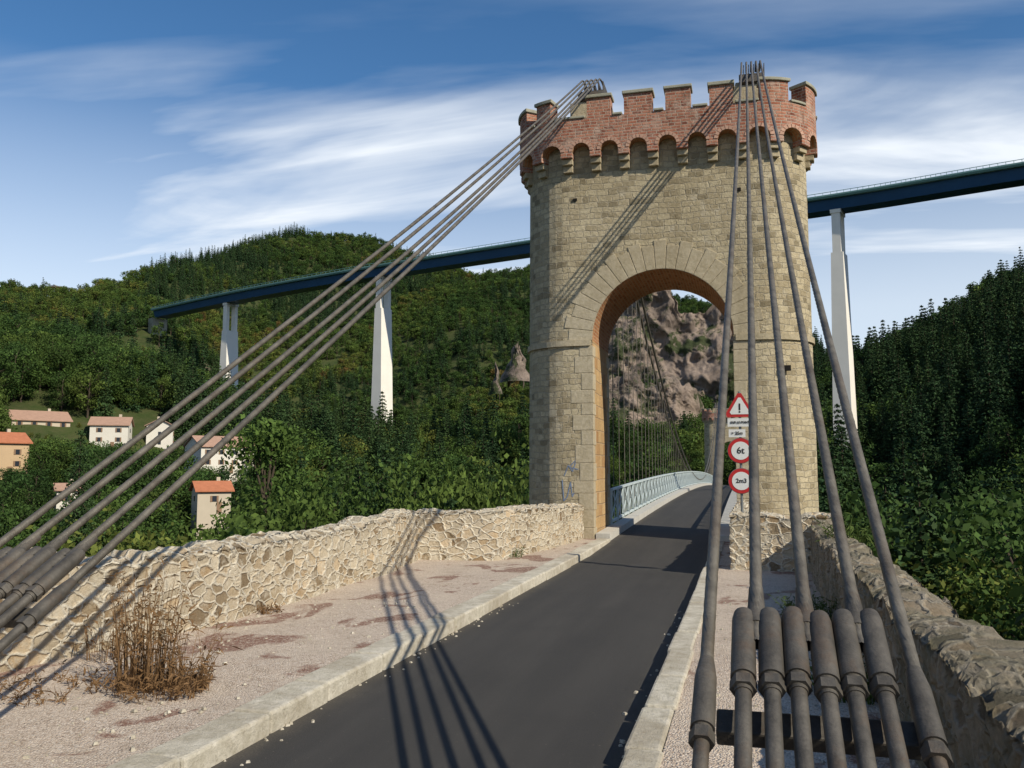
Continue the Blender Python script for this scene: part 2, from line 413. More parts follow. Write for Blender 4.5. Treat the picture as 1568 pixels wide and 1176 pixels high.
def deciduous(name,H=10,W=6.5,nleaf=900,ls=.6,nc=18,seed=0,poplar=False):
    rg=np.random.RandomState(seed); np.random.seed(seed)
    parts=[]
    lean=rg.normal(size=2)*.25
    tp=[(0,0,-1.5),(lean[0]*.2,lean[1]*.2,H*.2),(lean[0]*.6,lean[1]*.6,H*.5),(lean[0],lean[1],H*.85)]
    r0=H*.020
    v,f=tube(tp,[r0*1.3,r0,r0*.6,r0*.15]);parts.append((v,f,0,1.))
    cs=[];cr=[]
    for k in range(nc):
        u=rg.rand(); z=H*(.22+.74*u) ; prof=math.sin(math.pi*min(1,(.14+.78*u)))**.7
        if poplar: prof*=.55
        rad=W/2*prof*(.35+.6*math.sqrt(rg.rand())); an=rg.rand()*6.28
        c=np.array([lean[0]*u+rad*math.cos(an),lean[1]*u+rad*math.sin(an),z]); cs.append(c); cr.append(W*(.13+.12*rg.rand())*(.8 if poplar else 1))
        b=np.array([lean[0]*u*.6,lean[1]*u*.6,max(H*.15,z-H*.18)])
        v,f=tube([b,(b+c)/2+[0,0,.1],c],[r0*.4,r0*.22,r0*.05],4);parts.append((v,f,0,1.))
    per=nleaf//nc
    for c,r in zip(cs,cr):
        d=rg.normal(size=(per,3)); d/=np.linalg.norm(d,axis=1,keepdims=True)
        rr=r*(.35+.75*rg.rand(per,1)**.6)
        p=c+d*rr*np.array([1,1,.75]); p+=rg.normal(size=p.shape)*r*.12
        v,f=quads(p,0,ls)
        ct=.65+.7*rg.rand()
        t=np.repeat(ct*(.7+.6*rg.rand(per))*(1+.15*np.clip(d[:,2],-1,1)),4)  # leaf tone random per clump, with painted light on tops, shade beneath
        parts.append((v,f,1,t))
    return assemble(name,parts,M_leaf)
def conifer(name,H=13,W=5,nleaf=900,ls=.6,seed=0,nw=16,limbs=False):
    rg=np.random.RandomState(seed);np.random.seed(seed)
    parts=[];r0=H*.011
    v,f=tube([(0,0,-1.5),(0,0,H*.5),(0,0,H*.99)],[r0*1.3,r0*.6,r0*.06]);parts.append((v,f,0,1.))
    P=[];TT=[];SS=[]
    for w in range(nw):
        u=(w+.5)/nw; z0=H*(.06+.92*u); Rw=W/2*(1-u)**.8*(.8+.35*rg.rand())+.15
        nb=int(6+6*(1-u))
        for b in range(nb):
            an=6.28*(b+rg.rand()*.7)/nb; L=Rw*(.65+.5*rg.rand()); droop=.3+.3*rg.rand()
            e=np.array([math.cos(an)*L,math.sin(an)*L,-droop*L])+[0,0,z0+rg.rand()*.3]
            if limbs and w%2==0:
                v,f=tube([(0,0,z0+.2),e],[r0*.25,r0*.05],3);parts.append((v,f,0,1.))
            k=max(2,int(nleaf/(nw*8.5)*(.5+L/(W/2))*1.1))
            s=rg.rand(k)**.8
            q=np.array([0,0,z0+.2])+(e-np.array([0,0,z0+.2]))*s[:,None]
            side=np.array([-math.sin(an),math.cos(an),0])*(rg.normal(size=(k,1)))*L*.24*(1.1-s[:,None]*.5)
            q=q+side+rg.normal(size=(k,3))*.08; q[:,2]-=rg.rand(k)*.35*(1-u)
            P.append(q);TT.append(np.full(k,.6+.7*rg.rand())*(.7+.5*s));SS.append(np.full(k,ls*(1.1-.55*u)))  # needle tone random per branch, painted lighter at tips, shaded towards the trunk
    P=np.concatenate(P);TT=np.concatenate(TT);SS=np.concatenate(SS)
    sz=SS[:,None]*(.6+.8*rg.rand(len(SS),1))
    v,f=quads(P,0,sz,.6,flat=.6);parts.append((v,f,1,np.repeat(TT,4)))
    return assemble(name,parts,M_needle)

pc=bpy.data.collections.new('forest_species')
protos=[]
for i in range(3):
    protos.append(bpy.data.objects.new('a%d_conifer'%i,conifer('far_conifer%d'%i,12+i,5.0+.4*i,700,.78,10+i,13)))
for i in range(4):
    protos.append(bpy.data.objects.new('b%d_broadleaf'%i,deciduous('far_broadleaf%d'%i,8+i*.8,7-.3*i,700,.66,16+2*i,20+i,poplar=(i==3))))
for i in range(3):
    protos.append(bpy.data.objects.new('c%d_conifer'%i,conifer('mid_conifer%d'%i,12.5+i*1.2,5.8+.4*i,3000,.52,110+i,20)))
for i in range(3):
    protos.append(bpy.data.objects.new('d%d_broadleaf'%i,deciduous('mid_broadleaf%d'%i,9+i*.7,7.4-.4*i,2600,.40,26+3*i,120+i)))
for p in protos: pc.objects.link(p)

def pol(azd,r): return (r*math.sin(R(azd)),r*math.cos(R(azd)))
HS=[(-44.7,142,6,5,3.8,.35,0,0,.026),(-42.9,172,9,6,3.2,.25,2,1,.048),(-39.0,168,6,5,3.4,-.15,2,2,.045),(-36.3,172,4.4,4.4,3.9,1.5,1,2,.045),
    (-32.9,152,9,6,3.4,.45,2,2,.024),(-33.3,118,4.0,3.8,1.9,.2,0,1,-.022),(-41.2,124,2.4,2.4,2.0,.1,2,2,-.020)]
HZ=[1.75+h[8]*h[1]-h[4] for h in HS]

def inrect(x,y):
    return ((x>-7.6)&(x<2.8)&(y>-400)&(y<25))|((x>-7.5)&(x<3.8)&(y>=25)&(y<150))
def scatter(n,az0,az1,r0,r1,seed):
    rg=np.random.RandomState(seed)
    az=np.radians(az0+(az1-az0)*rg.rand(n)); r=np.sqrt(r0**2+(r1**2-r0**2)*rg.rand(n))
    return r*np.sin(az),r*np.cos(az),r,np.degrees(az),rg
PX=[];PY=[];PI=[];PH=[];PS=[]
for (n,a0,a1,r0,r1,sd) in ((1100,-75,60,22,120,1),(3800,-66,42,115,250,2),(24000,-62,36,245,640,4),(700,60,300,40,200,3)):
    x,y,r,azd,rg=scatter(n,a0,a1,r0,r1,sd)
    RRi=np.interp(azd,T[:,0],T[:,6])
    keep=~inrect(x,y)&((r<RRi*1.05)|(azd>60))
    for (ha,hr,w,*_) in HS:
        keep&=~((np.abs(azd-ha)<np.degrees((w*.55)/hr)+.2)&(r>hr-6)&(r<hr+5))
    keep&=~((fbm(x/38,y/38,44,3)>.40)&(azd<-30)&(r>250)&(r<380)&(rg.rand(n)<.6))
    keep&=np.hypot(x+160,y-216)>5
    x,y,r,azd=x[keep],y[keep],r[keep],azd[keep]; m=len(x)
    kn=fbm(x/50,y/50,21,3)+rg.normal(size=m)*.16
    pcon=kn>np.where(azd>3,-.08,.30)+np.where((azd<-20)&(r>420),-.22,0)
    far_=np.where(pcon,rg.randint(0,3,m),3+rg.choice(4,m,p=[.32,.3,.28,.1]))
    mid_=np.where(pcon,7+rg.randint(0,3,m),10+rg.randint(0,3,m))
    idx=np.where(r<235,mid_,far_)
    hue=np.clip(.34+.65*fbm(x/42,y/42,33,3)+.20*rg.normal(size=m)-np.where(azd>3,.14,0),0,1)
    sc=(.7+.6*rg.rand(m))*np.where(r>245,.62,.82)*np.where(azd>3,1.08,1)
    PX.append(x);PY.append(y);PI.append(idx);PH.append(hue);PS.append(sc)
PX=np.concatenate(PX);PY=np.concatenate(PY);PI=np.concatenate(PI);PH=np.concatenate(PH);PS=np.concatenate(PS)
PZ=terrain(PX,PY)
rr=np.hypot(PX,PY); az=np.degrees(np.arctan2(PX,PY))
isc=(PI<3)|((PI>=7)&(PI<10))
lim=np.where((az<-15)&(rr<110),1.75-.035*rr,1e9)
for (ha,hr,w,d_,h_,*_),hz in zip(HS,HZ):
    k=(np.abs(az-ha)<np.degrees((w*.5)/hr)+.8)&(rr<hr)&(rr>20)
    lim=np.where(k,np.minimum(lim,1.75+(hz+h_*.1-1.75)/hr*rr),lim)
TH=np.where(isc,14,9.8)
top=PZ+TH*PS
PS=np.where(top>lim,np.clip((lim-PZ)/TH,.12,1.3),PS)
me=bpy.data.meshes.new('forest'); me.vertices.add(len(PX)); me.vertices.foreach_set('co',np.stack([PX,PY,PZ-.3],-1).astype(np.float32).ravel())
a=me.attributes.new('idx','INT','POINT');a.data.foreach_set('value',PI.astype(np.int32))
a=me.attributes.new('hue','FLOAT','POINT');a.data.foreach_set('value',PH.astype(np.float32))
a=me.attributes.new('scl','FLOAT','POINT');a.data.foreach_set('value',PS.astype(np.float32))
a=me.attributes.new('rotz','FLOAT','POINT');a.data.foreach_set('value',(np.random.rand(len(PX))*6.28).astype(np.float32))
fo=bpy.data.objects.new('forest',me);COL.objects.link(fo)
ng=bpy.data.node_groups.new('forest_scatter','GeometryNodeTree')
ng.interface.new_socket('Geometry',in_out='INPUT',socket_type='NodeSocketGeometry');ng.interface.new_socket('Geometry',in_out='OUTPUT',socket_type='NodeSocketGeometry')
gi=ng.nodes.new('NodeGroupInput');go=ng.nodes.new('NodeGroupOutput')
ip=ng.nodes.new('GeometryNodeInstanceOnPoints');ci=ng.nodes.new('GeometryNodeCollectionInfo')
ci.inputs['Collection'].default_value=pc;ci.inputs['Separate Children'].default_value=True;ci.inputs['Reset Children'].default_value=True
def na(nm,dt):
    q=ng.nodes.new('GeometryNodeInputNamedAttribute');q.data_type=dt;q.inputs['Name'].default_value=nm;return q.outputs['Attribute']
ng.links.new(gi.outputs[0],ip.inputs['Points']);ng.links.new(ci.outputs[0],ip.inputs['Instance'])
ip.inputs['Pick Instance'].default_value=True
ng.links.new(na('idx','INT'),ip.inputs['Instance Index'])
cx_=ng.nodes.new('ShaderNodeCombineXYZ');ng.links.new(na('rotz','FLOAT'),cx_.inputs[2])
er=ng.nodes.new('FunctionNodeEulerToRotation');ng.links.new(cx_.outputs[0],er.inputs[0]);ng.links.new(er.outputs[0],ip.inputs['Rotation'])
ng.links.new(na('scl','FLOAT'),ip.inputs['Scale']);ng.links.new(ip.outputs[0],go.inputs[0])
md=fo.modifiers.new('scatter','NODES');md.node_group=ng

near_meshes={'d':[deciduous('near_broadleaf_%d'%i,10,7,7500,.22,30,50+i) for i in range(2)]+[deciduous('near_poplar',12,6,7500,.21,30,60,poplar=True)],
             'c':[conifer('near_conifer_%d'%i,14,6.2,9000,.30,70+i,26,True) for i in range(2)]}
def put_tree(kind,i,azd,r,ttop,hue,rot=0,wm=1.0):
    x,y=pol(azd,r); z=float(terrain(np.array([x]),np.array([y]))[0])
    base={'d':10,'c':14}[kind] if not(kind=='d' and i==2) else 12
    s=(ttop*r+1.75-z)/base
    o=bpy.data.objects.new('conifer_tree' if kind=='c' else 'broadleaf_tree',near_meshes[kind][i]);COL.objects.link(o)
    w=min(s,1.6)*wm
    o.location=(x,y,z-.2);o.scale=(w,w,s);o.rotation_euler=(0,0,rot);o['hue']=hue
for t in [('d',2,-29.8,70,.055,.42,0,1.15),('c',0,-24.4,92,.02,.6,1),('c',1,-22.9,88,.03,.4,2),('d',0,-20.6,66,.0,.5,3),('d',1,-18.0,60,-.005,.6,4),('d',0,-26.6,66,-.0,.35,5),('d',1,-28.0,60,-.01,.5,2),
          ('d',1,-35.4,52,-.06,.6,1),('d',0,-38.5,46,-.06,.8,2),('c',0,-40.6,92,.045,.6,2,.8),('c',1,-46.2,80,.055,.4,0),('d',1,-43.5,44,-.06,.8,3),('d',0,-15.8,62,.0,.6,6),('d',0,-32,48,-.06,.55,6),
          ('c',0,13.5,58,.0,.4,2),('c',1,17.5,54,.05,.3,1),('c',0,10.2,64,.0,.5,3),('c',1,8.0,70,.0,.4,4),('c',0,12,46,-.03,.6,1),('d',1,15.5,34,-.08,.5,3),('d',0,11.8,36,-.09,.8,2),('d',1,15,40,.0,.2,2),('d',1,20,30,-.02,.3,2),('d',0,9,48,-.03,.2,2)]:
    put_tree(*t)

# ------------------------------------------------------------------ bridge towers
cx=-1.85;L=2.2;rt=1.25;Y0=21.0;Y1=23.5;yc=22.25;PER=4*L+2*math.pi*rt
def stad(s,off):
    s=s%PER
    if s<2*L: return (cx-L+s,Y0-off),(0,-1)
    s-=2*L
    if s<math.pi*rt:
        a=-math.pi/2+s/rt;n=(math.cos(a),math.sin(a));return (cx+L+n[0]*(rt+off),yc+n[1]*(rt+off)),n
    s-=math.pi*rt
    if s<2*L: return (cx+L-s,Y1+off),(0,1)
    s-=2*L
    a=math.pi/2+s/rt;n=(math.cos(a),math.sin(a));return (cx-L+n[0]*(rt+off),yc+n[1]*(rt+off)),n
def P3(s,off,z):
    p,_=stad(s,off);return (p[0],p[1],z)
def arcbox(mb,s0,s1,o0,o1,z0,z1,m=0,step=.12):
    n=max(1,int(math.ceil((s1-s0)/step)))
    for k in range(n):
        a=s0+(s1-s0)*k/n;b=s0+(s1-s0)*(k+1)/n
        mb.face([P3(a,o1,z0),P3(b,o1,z0),P3(b,o1,z1),P3(a,o1,z1)],m,[(a,z0),(b,z0),(b,z1),(a,z1)])
        mb.face([P3(b,o0,z0),P3(a,o0,z0),P3(a,o0,z1),P3(b,o0,z1)],m,[(b,z0),(a,z0),(a,z1),(b,z1)])
        mb.face([P3(a,o1,z1),P3(b,o1,z1),P3(b,o0,z1),P3(a,o0,z1)],m,[(a,o1),(b,o1),(b,o0),(a,o0)])
        mb.face([P3(a,o0,z0),P3(b,o0,z0),P3(b,o1,z0),P3(a,o1,z0)],m,[(a,o0),(b,o0),(b,o1),(a,o1)])
    for s,fl in ((s0,0),(s1,1)):
        q=[P3(s,o0,z0),P3(s,o1,z0),P3(s,o1,z1),P3(s,o0,z1)]
        if fl:q=q[::-1]
        mb.face(q,m)
tower=empty('bridge_tower')
HW=1.65;ZS=4.85
b=MB()
zr=[-3.5,0,2.4,4.85,7,9.95]
def tap(z): return .05*(1-z/9.95)
for s0 in (2*L,4*L+math.pi*rt):
    n=22
    for k in range(n):
        a=s0+math.pi*rt*k/n;c=s0+math.pi*rt*(k+1)/n
        for z0,z1 in zip(zr[:-1],zr[1:]):
            b.face([P3(a,tap(z0),z0),P3(c,tap(z0),z0),P3(c,tap(z1),z1),P3(a,tap(z1),z1)],0,[(a,z0),(c,z0),(c,z1),(a,z1)])
for yy,dr in ((Y0,1),(Y1,-1)):
    def q(p,uvp):
        if dr<0:p=p[::-1];uvp=uvp[::-1]
        b.face(p,0,uvp)
    for xa,xb in ((cx-L,cx-HW),(cx+HW,cx+L)):
        for z0,z1 in zip(zr[:-1],zr[1:]):
            t0=-tap(z0)*dr;t1=-tap(z1)*dr
            q([(xa,yy+t0,z0),(xb,yy+t0,z0),(xb,yy+t1,z1),(xa,yy+t1,z1)],[(xa+4.05,z0),(xb+4.05,z0),(xb+4.05,z1),(xa+4.05,z1)])
    N=28
    for k in range(N):
        a0=math.pi-math.pi*k/N;a1=math.pi-math.pi*(k+1)/N
        xa,za=cx+HW*math.cos(a0),ZS+HW*math.sin(a0);xb,zb=cx+HW*math.cos(a1),ZS+HW*math.sin(a1)
        q([(xa,yy-tap(za)*dr,za),(xb,yy-tap(zb)*dr,zb),(xb,yy,9.95),(xa,yy,9.95)],[(xa+4.05,za),(xb+4.05,zb),(xb+4.05,9.95),(xa+4.05,9.95)])
b.obj('body',[M_tower],tower)
b=MB()
ya,yb=Y0-.03,Y1+.03
for sx in (-1,1):
    x=cx+sx*HW;pts=[(x,ya,-1),(x,yb,-1),(x,yb,ZS),(x,ya,ZS)]
    b.face(pts if sx<0 else pts[::-1],1)
for k in range(28):
    a0=math.pi*k/28;a1=math.pi*(k+1)/28
    b.face([(cx+HW*math.cos(a0),ya,ZS+HW*math.sin(a0)),(cx+HW*math.cos(a1),ya,ZS+HW*math.sin(a1)),(cx+HW*math.cos(a1),yb,ZS+HW*math.sin(a1)),(cx+HW*math.cos(a0),yb,ZS+HW*math.sin(a0))],0,[(0,a0*HW),(0,a1*HW),(2.5,a1*HW),(2.5,a0*HW)])
M_reveal=brick_like('reveal_stone',.5,.3,.015,(.50,.32,.16),(.54,.37,.19),(.45,.32,.2),(.42,.24,.11),distort=.03,bumpd=.02)
b.obj('arch_soffit',[M_soffit,M_reveal],tower)
b=MB()
for yy,d in ((Y0-.035,.15),(Y1+.035,-.15)):
    NV=23
    for k in range(NV):
        a0=math.pi*k/NV+.003;a1=math.pi*(k+1)/NV-.003
        ro=HW+.62+(.09 if k%2 else -.03)
        ring=[]
        for y in (yy,yy+d):
            ring.append([(cx+r_*math.cos(a_),y,ZS+r_*math.sin(a_)) for (r_,a_) in ((HW+.006,a0),(ro,a0),(ro,a1),(HW+.006,a1))])
        A,B=ring
        b.face(A);b.face(B[::-1])
        for i in range(4):
            j=(i+1)%4;b.face([A[j],A[i],B[i],B[j]])
b.obj('voussoirs',[M_dress],tower,bevel=.010)
b=MB()
for yy,dr in ((Y0,1),(Y1,-1)):
    for sx in (-1,1):
        z=0.0;k=0
        rq=random.Random(int(sx+5+dr))
        while z<ZS-.2:
            h=min(rq.uniform(.28,.44),ZS-.13-z) if ZS-.13-z>.5 else ZS-.13-z
            if h<.05: break
            w=rq.uniform(.42,.54) if k%2 else rq.uniform(.26,.36);dp=.20 if k%2 else .34
            x0=cx+sx*(HW-.014);x1=cx+sx*(HW+w)
            y0=yy-dr*(.010+tap(z));y1=yy+dr*dp
            b.box(((x0+x1)/2,(y0+y1)/2,z+h/2),(abs(x1-x0),abs(y1-y0),h-.010))
            z+=h;k+=1
b.obj('quoins',[M_dress],tower,bevel=.010)
b=MB()
arcbox(b,-math.pi*rt-.0,.5,.0,.075,4.72,4.86);arcbox(b,3.9,2*L+math.pi*rt,.0,.075,4.72,4.86)
b.obj('string_course',[M_dress],tower)
NB=24;bay=PER/NB;b=MB()
OF=.27;ZC=9.46
sub=12;N=NB*sub
AR=.31
def zb(s):
    t=(s/bay)%1-.5
    return ZC if abs(t)>AR else ZC+.02+bay*math.sqrt(max(0,AR**2-t*t))*.95
for k in range(N):
    a=bay*k/sub;c=bay*(k+1)/sub;e=1e-4
    za,zc_=zb(a+e),zb(c-e)
    b.face([P3(a,OF,za),P3(c,OF,zc_),P3(c,OF,10.3),P3(a,OF,10.3)],0,[(a,za),(c,zc_),(c,10.3),(a,10.3)])
    b.face([P3(a,0,za),P3(c,0,zc_),P3(c,OF,zc_),P3(a,OF,za)],1,[(a,0),(c,0),(c,OF),(a,OF)])
    b.face([P3(c,-.12,9.9),P3(a,-.12,9.9),P3(a,-.12,10.3),P3(c,-.12,10.3)],0)
    b.face([P3(a,OF,10.3),P3(c,OF,10.3),P3(c,-.12,10.3),P3(a,-.12,10.3)],0)
b.obj('parapet',[M_brick,M_soffit],tower)
b=MB()
for k in range(NB):
    s=k*bay
    arcbox(b,s-.135,s+.135,-.02,OF+.012,9.33,9.465,0)
    arcbox(b,s-.125,s+.125,-.02,.20,9.19,9.33,1)
    arcbox(b,s-.115,s+.115,-.02,.11,9.02,9.19,1)
b.obj('corbels',[M_brick,M_dress],tower,bevel=.012)
b=MB()
for k in range(NB):
    sc_=(k+.5)*bay
    for j in range(9):
        a0=math.pi*j/9+.03;a1=math.pi*(j+1)/9-.03;r0_=bay*AR;r1_=r0_+.085
        pts=[(r0_,a0),(r1_,a0),(r1_,a1),(r0_,a1)]
        o_=[P3(sc_-r*math.cos(a),OF+.014,ZC+.02+r*math.sin(a)*.97) for r,a in pts]
        i_=[P3(sc_-r*math.cos(a),OF-.02,ZC+.02+r*math.sin(a)*.97) for r,a in pts]
        b.face(o_[::-1]);
        for q in range(4):
            w=(q+1)%4;b.face([o_[q],o_[w],i_[w],i_[q]])
b.obj('brick_arch_rings',[plain('ring_brick',(.48,.30,.22),.9,.1,0,9,.5,.004)],tower)
b=MB();cb=MB()
mer=[(.5,1.08),(1.41,2.08),(2.4,2.99),(3.43,3.97),(4.57,5.12),(5.6,6.25),(6.75,7.4),(7.8,8.45)]
q=9.0
while q<15.0: mer.append((q,q+.6)); q+=.98
mer.append((15.05,15.6))
mer.append((15.95,16.3))
mer=sorted(mer)
rm=random.Random(3)
for i,(s0,s1) in enumerate(mer):
    tz=10.80+rm.uniform(-.03,.03)
    arcbox(b,s0,s1,-.12,OF-.004,10.302,tz)
    arcbox(cb,s0-.04,s1+.04,-.16,OF+.045,tz+.003,tz+.075+rm.uniform(0,.02))
    nx=mer[(i+1)%len(mer)][0]+(PER if i==len(mer)-1 else 0)
    if nx-s1>.1: arcbox(cb,s1+.045,nx-.045,-.15,OF+.035,10.304,10.365)
b.obj('merlons',[M_brick],tower);cb.obj('capstones',[M_cap],tower,bevel=.015)
b=MB()
b.box((cx,yc,10.0),(2*L+1.4,2*rt-.1,.2))
for sxx in (-3.6,.37):
    b.box((sxx,22.2,10.55),(1.0,1.5,.95));b.box((sxx,22.2,11.1),(.86,1.2,.2),top=.9)
b.obj('saddle_blocks',[M_dress],tower,bevel=.02)
b=MB()
for sxx in (-3.6,.37):
    n=10
    for i in range(n):
        a0=R(150-120*i/n);a1=R(150-120*(i+1)/n);rr_=.9;cy=22.2;cz=10.72
        y0_=cy+rr_*math.cos(a0);z0_=cz+rr_*math.sin(a0);y1_=cy+rr_*math.cos(a1);z1_=cz+rr_*math.sin(a1)
        b.bar((sxx,y0_,z0_-.12),(sxx,y1_,z1_-.12),.6,.08)
    for o_ in (-.24,-.12,0,.12,.24):
        b.box((sxx+o_+.06,22.2,11.45),(.02,.9,.42))
b.obj('saddles',[M_socket],tower)
b=MB()
for (x,z,w,h) in ((cx-2.05,8.35,.1,.06),(.95,4.05,.2,.12),(.0,8.3,.1,.07)):
    b.box((x,Y0+.02,z),(w,.12,h))
b.obj('putlog_holes',[M_dark],tower)
b=MB()
def scrib(x0,z0,pts,w=.035):
    prev=None
    for k,(u,v) in enumerate(pts):
        x=x0+u;z=z0+v
        s=x-(cx-L)
        if s<0: s=PER+s
        off=tap(z)+.006
        p=P3(s,off,z)
        if prev:
            d=(Vector(p)-Vector(prev))
            n=Vector((0,-1,0)); sd=d.cross(n).normalized()*w/2
            b.face([Vector(prev)-sd,Vector(prev)+sd,Vector(p)+sd,Vector(p)-sd])
        prev=p
M_tag=plain('spray_paint_blue',(.17,.22,.32),.8,.1,0,12,.5,0)
scrib(-4.25,1.0,[(0,.5),(.04,.0),(.12,.1),(.2,.45),(.24,.1),(.35,.35)],.025)
scrib(-4.2,1.5,[(0,.1),(.1,.35),(.2,.2),(.3,.5),(.12,.3),(.34,.25)],.022)
scrib(-4.15,.75,[(0,.0),(.1,.15),(.2,.05),(.3,.2)],.022)
b.obj('graffiti',[M_tag],tower)
far=empty('bridge_tower.001',(0,100.3,-1.05))
for o in list(tower.children):
    if o.name.startswith('graffiti'): continue
    c=bpy.data.objects.new(o.name+'_far',o.data);COL.objects.link(c);c.parent=far

# ------------------------------------------------------------------ road, deck, kerbs, gravel
def zroad(y):
    if y<18: return 0.
    return .55*(1-((y-58)/40)**2)*1.0 if y<112 else .55*(1-(54/40)**2)+-.037*(y-112)
b=MB()
ys=[-40,0,5,10,15,18]+[18+k*2 for k in range(1,70)]
for y0,y1 in zip(ys[:-1],ys[1:]):
    b.face([(-3.12,y0,zroad(y0)),(-.70,y0,zroad(y0)),(-.70,y1,zroad(y1)),(-3.12,y1,zroad(y1))])
b.obj('road',[M_asphalt],smooth=True)
b=MB()
for (x0,x1) in ((-3.4,-3.1),(-.72,-.5)):
    y=-8.
    while y<20.9:
        ln=random.uniform(.85,1.1);ln=min(ln,20.92-y);j=random.uniform(-.012,.012)
        if ln<.2: break
        b.box(((x0+x1)/2+j,y+ln/2,.01+random.uniform(-.007,.007)),(x1-x0,ln-.014,.26),random.uniform(-.008,.008))
        y+=ln
b.obj('kerb',[M_kerb],bevel=.022)
b=MB()
def grid(x0,x1,y0,y1,st,zf):
    nx=int((x1-x0)/st)+1;ny=int((y1-y0)/st)+1
    for i in range(nx):
        for j in range(ny):
            a=x0+(x1-x0)*i/nx;c=x0+(x1-x0)*(i+1)/nx;d=y0+(y1-y0)*j/ny;e=y0+(y1-y0)*(j+1)/ny
            b.face([(a,d,zf(a,d)),(c,d,zf(c,d)),(c,e,zf(c,e)),(a,e,zf(a,e))])
zl=lambda x,y:.118+.022*mnoise.noise(Vector((x*1.2,y*1.2,0)))*min(1,abs(x+3.4)*4)+.05*max(0,(-4.9-x))
grid(-6.3,-3.395,-3,21.2,.2,zl)
b.obj('gravel_verge',[M_gravel],smooth=True)
b=MB()
zl2=lambda x,y:.118+.018*mnoise.noise(Vector((x*1.2,y*1.2,4)))*min(1,abs(x+.5)*4)
grid(-.505,1.3,-3,21.2,.2,zl2)
b.obj('gravel_verge',[M_gravel],smooth=True)
rg=np.random.RandomState(77)
b=MB()
for k in range(700):
    q_=rg.rand()
    if q_<.5: x=-3.5-1.8*rg.rand();z=zl(x,0)
    elif q_<.8: x=-.45+1.2*rg.rand();z=.118
    else: x=(-3.08+.16*rg.rand()**2) if rg.rand()<.6 else (-.74-.14*rg.rand()**2);z=0
    y=2.5+9*rg.rand()**1.3;s=.007+.015*rg.rand()**2
    b.box((x,y,z+s*.3),(s*2,s*1.5,s),rg.rand()*3,top=.6)
b.obj('loose_pebbles',[M_kerb],bevel=0)
deck=empty('suspension_bridge_deck')
b=MB()
ys=[20.93+k*2 for k in range(0,52)]
for y0,y1 in zip(ys[:-1],ys[1:]):
    z0,z1=zroad(y0),zroad(y1)
    for (x0,x1,h0,h1) in ((-3.45,-3.12,-.3,.17),(-.70,-.25,-.3,.17),(-3.12,-.7,-.25,-.02)):
        P=[(x0,y0,z0+h0),(x1,y0,z0+h0),(x1,y1,z1+h0),(x0,y1,z1+h0),(x0,y0,z0+h1),(x1,y0,z0+h1),(x1,y1,z1+h1),(x0,y1,z1+h1)]
        b.hexa(P,0)
    if y0>23: b.box(((-1.85),y0+1,z0-.55),(3.7,.22,.5),m=1)
b.obj('deck_slab',[M_conc,M_white],deck)
b=MB()
for X_ in (-3.5,-.2):
    y=23.8
    while y<120.5:
        z=zroad(y);zn=zroad(y+1.2)
        b.box((X_,y,z+.5),(.06,.07,1.15))
        b.bar((X_,y,z+1.06),(X_,y+1.2,zn+1.06),.09,.06)
        b.bar((X_,y,z+.22),(X_,y+1.2,zn+.22),.06,.06)
        b.bar((X_,y,z+.25),(X_,y+1.2,zn+1.03),.02,.03)
        b.bar((X_+.03,y,z+1.03),(X_+.03,y+1.2,zn+.25),.02,.03)
        b.box((X_,y+.6,z+.62),(.025,.025,.8))
        b.bar((X_,y,z-.2),(X_,y+1.2,zn-.2),.14,.5)
        y+=1.2
b.obj('railing',[M_white],deck)
b=MB()
for X_ in (-3.6,.0):
    for off in (-.1,.1):
        pts=[]
        for k in range(61):
            y=22.9+(122.4-22.9)*k/60;t=(y-72.6)/49.8
            pts.append((X_+off,y,1.25+(11.3-1.25)*t*t-.6*(k/60)))
        for p,q in zip(pts[:-1],pts[1:]): b.cyl(p,q,.045,n=6,caps=False)
    y=25
    while y<120:
        t=(y-72.6)/49.8;zc=1.25+10.05*t*t-.6*((y-22.9)/99.5);zd=zroad(y)-.1
        if zc>zd+.4: b.cyl((X_,y,zd),(X_,y,zc),.013,n=5,caps=False)
        y+=1.2
b.obj('main_cables_and_hangers',[M_cable],deck)

